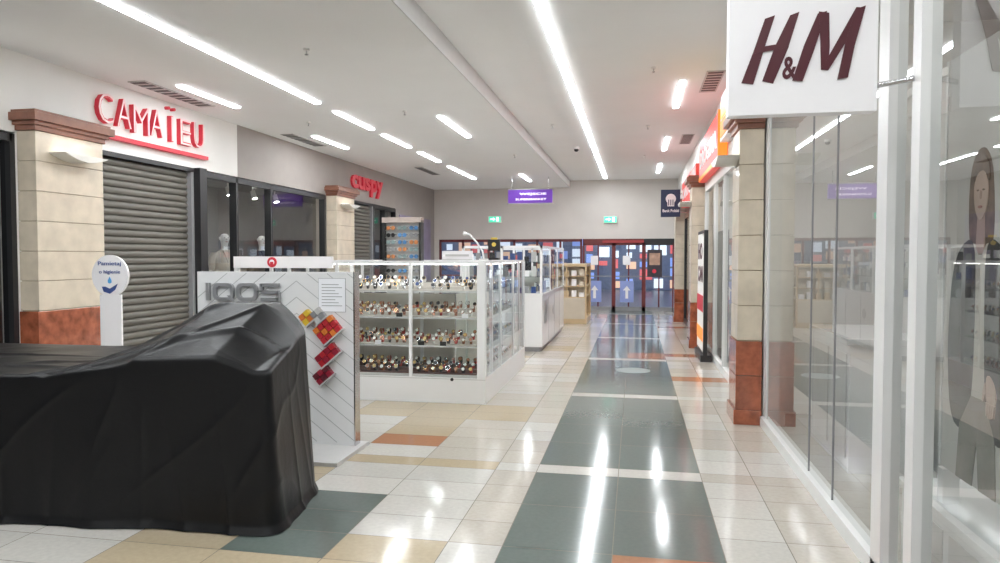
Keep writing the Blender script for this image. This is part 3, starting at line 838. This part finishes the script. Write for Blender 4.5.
bar(-3.60,-3.57,zc_-.075,zc_+.075)
ringletter(-3.44,zc_,.19,.15,t_); b.prism([(0,0),(.03,0),(.075,-.055),(.045,-.055)],(-3.40,Yp-.031,zc_-.03),(1,0,0),(0,0,1),.003,GREY)
ringletter(-3.22,zc_,.19,.15,t_)
bar(-3.09,-2.93,zc_+.075-t_,zc_+.075); bar(-3.09,-2.93,zc_-t_/2,zc_+t_/2); bar(-3.09,-2.93,zc_-.075,zc_-.075+t_)
bar(-3.10,-3.10+t_,zc_,zc_+.07); bar(-2.93-t_+.01,-2.92,zc_-.07,zc_)
b.box(X0,X1+.06,4.93,Yp+.16,0,.03,LGREY)
cols=[mat('pack_yellow',(.75,.5,.05),.35,var=.05),mat('pack_red',(.5,.03,.04),.35,var=.05),mat('pack_crimson',(.30,.02,.04),.35,var=.05),mat('pack_dark',(.12,.02,.03),.35,var=.05),mat('pack_orange',(.7,.2,.04),.35,var=.05)]
def pack(x,z,cs,cells=(4,2),s=.052,shelf=True):
    nx,nz=cells
    M=Matrix.Translation((x,Yp,z))@Matrix.Rotation(math.radians(-40),4,'Y')
    b.box(-.01,nx*s+.01,-.055,0,-.012,0,LGREY,M)
    for i in range(nx):
        for j in range(nz):
            b.box(i*s+.003,(i+1)*s-.003,-.05,0,j*s+.002,(j+1)*s-.003,cs[(i+j)%len(cs)],M)
pack(-2.68,1.02,[cols[0],cols[4]],(2,2)); pack(-2.58,1.04,[LGREY,GREY],(2,2))
pack(-2.52,.87,[cols[1],cols[1],cols[4]],(4,3)); pack(-2.54,.68,[cols[1],cols[2]],(4,2)); pack(-2.56,.53,[cols[2],cols[3]],(3,2))
PAP=mat('paper_sheet',(.88,.89,.92),.6,emit=.05,var=.01)
b.box(-2.58,-2.34,Yp-.006,Yp-.002,1.14,1.42,GREY); b.box(-2.577,-2.343,Yp-.008,Yp-.006,1.143,1.417,PAP)
for i in range(8): b.box(-2.55,-2.37-.03*(i%3),Yp-.009,Yp-.008,1.19+i*.025,1.195+i*.025,GREY)
b.build()

# ------------------------------------------------------------------ hygiene sign
b=B('hygiene_sign_stand')
x,y=-5.12,6.1
BLU=mat('hygiene_blue',(.06,.1,.3),.4,var=.05); LB=mat('hygiene_drop',(.1,.4,.75),.4,var=.05)
b.box(x-.12,x+.12,y-.01,y+.01,.02,1.22,SIGNW); b.box(x-.2,x+.2,y-.15,y+.15,0,.02,WHITE)
b.disc((x,y+.012,1.41),.205,(0,-1,0),.024,SIGNW,48)
b.text('Pamietaj',(x-.13,y-.014,1.50),*NY,.26,.05,.003,BLU,bold=.01)
b.text('o higienie',(x-.12,y-.014,1.42),*NY,.24,.045,.003,BLU,bold=.01)
b.prism([(0,.07),(.022,.03),(.02,.01),(0,0),(-.02,.01),(-.022,.03)],(x,y-.014,1.33),(1,0,0),(0,0,1),.003,LB)
b.prism([(-.09,.0),(-.05,.0),(.0,-.02),(.09,.03),(.06,-.03),(.0,-.07),(-.07,-.05)],(x,y-.014,1.30),(1,0,0),(0,0,1),.003,BLU)
b.build()

# ------------------------------------------------------------------ black covered stand
def smooth(t): t=max(0,min(1,t)); return t*t*(3-2*t)
def lin(t): return max(0,min(1,t))
def cover():
    poly=[(-5.1,3.42),(-2.06,3.68),(-2.20,4.42),(-3.0,4.52),(-3.25,4.80),(-5.1,4.80)]
    pp=[Vector(p) for p in poly]; n=len(pp); raw=[]
    for i in range(n):
        a,bb,c=pp[i-1],pp[i],pp[(i+1)%n]
        r=.04
        p0=bb+(a-bb).normalized()*r; p1=bb+(c-bb).normalized()*r
        for k in range(7):
            t=k/6; raw.append((1-t)**2*p0+2*t*(1-t)*bb+t*t*p1)
    per=[0]
    for i in range(len(raw)): per.append(per[-1]+(raw[(i+1)%len(raw)]-raw[i]).length)
    L=per[-1]; NT=760; pts=[]; j=0
    for k in range(NT):
        s=L*k/NT
        while per[j+1]<s: j+=1
        t=(s-per[j])/(per[j+1]-per[j]); pts.append(raw[j].lerp(raw[(j+1)%len(raw)],t))
    cx,cy=-3.4,4.1; C=Vector((cx,cy))
    NR=90; NS=80
    def top(x,y):
        h=.895
        yr=lin((y-3.6)/.62)
        up=lin((x+3.36+.10*(1-yr))/.62)
        peak=.10+.29*yr**1.0
        hump=peak*(up**1.1)
        hump-= .22*lin((x+2.40)/.24)**1.2*(.35+.65*yr)
        h+=max(hump,0)
        n=noise.noise(Vector((x*1.3,y*1.8,.3)))*.008
        n+=(.5-abs(noise.noise(Vector((x*2.2+y*1.5,y*4.0-x*1.2,2.3)))))*.015
        for (x0,y0,dx,dy,wd,am) in ((-3.5,3.6,1,.75,.03,.024),(-3.3,3.6,1,.35,.025,.020),(-3.9,3.9,1,.45,.04,.014),(-4.6,3.7,1,.12,.03,.012),(-2.9,3.6,1,1.2,.02,.016),(-4.9,4.2,1,.05,.03,.012)):
            d=abs((x-x0)*dy-(y-y0)*dx)/math.hypot(dx,dy)
            along=((x-x0)*dx+(y-y0)*dy)
            if along>-.2: h+=am*math.exp(-(d/wd)**2)*smooth((along+.2)/.3)*smooth((1.5-along)/.5)
        return h+n
    V=[];F=[]
    V.append((cx,cy,top(cx,cy)))
    for i in range(1,NR+1):
        r=(i/NR)**.85
        for k in range(NT):
            p=C+(pts[k]-C)*r
            z=top(p.x,p.y)
            ed=(pts[k]-p).length
            z-=.012*(1-smooth(ed/.025))
            V.append((p.x,p.y,z))
    for i in range(1,NS+1):
        f=i/NS
        for k in range(NT):
            p=pts[k]; kn=(pts[(k+1)%NT]-pts[k-1]); nr=Vector((kn.y,-kn.x)).normalized()
            zt=top(p.x,p.y)-.012
            z=zt*(1-f)+.006*f
            a=L*k/NT
            fold=noise.noise(Vector((p.x*1.6,p.y*1.6,z*.4)))*.04*f
            pl=noise.noise(Vector((a*2.6,0,z*.25+3)))
            fold+=pl*.026*f**1.2
            pl=1-abs(noise.noise(Vector((a*3.5+z*.4,0,z*.2+13))))*2
            fold+=max(0,pl)**5*.012*f
            cr=1-abs(noise.noise(Vector((p.x*2.0-z*1.8,p.y*2.0,z*1.3+9))))*2
            fold+=max(0,cr)**8*.012*math.sin(math.pi*min(1,f*1.05+.02))
            out=.004+.030*f+fold
            if f>.95: out+=.02*(f-.95)/.05
            V.append((p.x+nr.x*out,p.y+nr.y*out,z))
    for k in range(NT): F.append((0,1+k,1+(k+1)%NT))
    R=NR+NS
    for i in range(R-1):
        for k in range(NT):
            a=1+i*NT+k; c=1+i*NT+(k+1)%NT
            F.append((a,a+NT,c+NT,c))
    b=B('black_covered_stand')
    m=mat('black_tarpaulin',(.005,.005,.006),.38,bump=.12,bscale=16,spec=.3)
    b.add(V,F,m,True)
    return b.build()
cover()

# ------------------------------------------------------------------ mannequins
def mannequin(loc,rot,coatm,pantm,bodym,coatlen=.62):
    e=bpy.data.objects.new('dressed_mannequin',None); scene.collection.objects.link(e)
    e.location=loc; e.rotation_euler=(0,0,rot)
    J=[((0,0,.96),.11),((0,0,1.15),.095),((0,.0,1.35),.115),((0,.01,1.46),.06),((0,0,1.54),.048),((0,-.01,1.62),.07),((0,-.012,1.70),.082),((0,-.005,1.77),.055)]
    E=[(0,1),(1,2),(2,3),(3,4),(4,5),(5,6),(6,7)]
    def ch(root,lst):
        p=root
        for co,r in lst:
            J.append((co,r)); E.append((p,len(J)-1)); p=len(J)-1
    for s in (-1,1):
        ch(2,[((s*.17,0,1.40),.055),((s*.22,.02,1.12),.042),((s*.20,-.08,.90),.032),((s*.19,-.11,.82),.026)])
        ch(0,[((s*.09,0,.86),.085),((s*.10,-.02*s,.50),.055),((s*.10,.0,.10),.035),((s*.11,-.10,.035),.03)])
    me=bpy.data.meshes.new('body'); me.from_pydata([j[0] for j in J],E,[])
    ob=bpy.data.objects.new('body',me); scene.collection.objects.link(ob); ob.parent=e
    ob.modifiers.new('skin','SKIN')
    for i,j in enumerate(J):
        me.skin_vertices[0].data[i].radius=(j[1],j[1]*.9)
    me.skin_vertices[0].data[0].use_root=True
    sb=ob.modifiers.new('sub','SUBSURF'); sb.levels=2; sb.render_levels=2
    me.materials.append(bodym)
    b=B('coat'); zb=1.46-coatlen-.1
    b.loft([(0,.01,1.49,.06,.06),(0,.01,1.465,.11,.075),(0,.01,1.42,.195,.11),(0,0,1.30,.20,.135),(0,0,1.12,.165,.125),(0,0,.98,.185,.14),(0,0,zb,.22,.16),(0,0,zb-.01,.205,.15)],coatm,28)
    for s in (-1,1): b.tube([(s*.165,.01,1.43),(s*.19,.01,1.36),(s*.235,.02,1.12),(s*.215,-.07,.92)],[.06,.07,.058,.048],coatm,14)
    b.tube([(-.05,-.07,1.48),(0,-.135,1.28)],[.02,.012],coatm,8); b.tube([(.05,-.07,1.48),(0,-.135,1.28)],[.02,.012],coatm,8)
    b.build(parent=e)
    b=B('trousers')
    b.loft([(0,0,1.0,.16,.12),(0,0,.92,.175,.13),(0,0,.84,.17,.125)],pantm,24)
    for s in (-1,1): b.tube([(s*.085,0,.88),(s*.10,-.02*s,.5),(s*.10,0,.13)],[.095,.075,.065],pantm,16)
    b.build(parent=e)
    b=B('shoes')
    for s in (-1,1): b.loft([(s*.105,-.05,0,.045,.12),(s*.105,-.05,.03,.045,.12),(s*.105,-.02,.07,.04,.07),(s*.105,0,.13,.04,.045)],BLACK,16)
    b.build(parent=e)
    b=B('face')
    b.tube([(0,-.085,1.70),(0,-.108,1.665),(0,-.085,1.66)],[.008,.014,.008],bodym,8)
    for s in (-1,1): b.tube([(s*.03,-.085,1.695),(s*.03,-.092,1.695)],[.012,.008],GREY,8); b.tube([(s*.075,0,1.66),(s*.083,.0,1.69),(s*.078,.0,1.71)],[.01,.014,.008],bodym,8)
    b.tube([(-.02,-.082,1.625),(0,-.09,1.625),(.02,-.082,1.625)],[.004,.007,.004],mat('mannequin_lip',(.4,.15,.13),.5),6)
    b.build(parent=e)
MWH=mat('mannequin_white',(.75,.75,.74),.3,var=.02)
C1=mat('coat_black',(.03,.03,.035),.8,var=.2,bump=.3,bscale=30); C2=mat('trousers_grey',(.25,.22,.2),.8,var=.1,bump=.2); C3=mat('coat_cream',(.5,.46,.4),.8,var=.05,bump=.3,bscale=30)
b=B('display_platform'); b.box(-7.4,-6.5,9.3,12.9,0,.22,DGREY); b.build(.005)
mannequin((-6.85,9.9,.222),1.1,C1,C1,MWH)
mannequin((-6.85,10.8,.222),1.0,C3,C1,MWH)
mannequin((-6.85,12.0,.222),1.1,C1,C2,MWH)
b=B('window_poster'); b.box(-7.6,-7.58,9.5,10.3,1.3,2.4,GLOW); b.box(-7.58,-7.575,9.6,10.2,1.5,2.2,LGREY); b.build()
b=B('wall_poster'); b.box(XL,XL+.03,17.6,20.4,.9,2.7,mat('lilac_poster',(.30,.26,.38),.5,var=.25,vscale=2)); b.box(XL+.03,XL+.035,17.9,18.8,1.3,2.4,mat('poster_pale',(.55,.5,.55),.5,var=.25,vscale=3)); b.build()

# ------------------------------------------------------------------ camera
cam=bpy.data.cameras.new('camera'); co=bpy.data.objects.new('camera',cam); scene.collection.objects.link(co)
co.location=(0,0,1.6)
co.rotation_euler=(math.radians(90-2.05),0,math.radians(10.92))
cam.lens=25.2; cam.sensor_width=36; cam.clip_start=.05
scene.camera=co
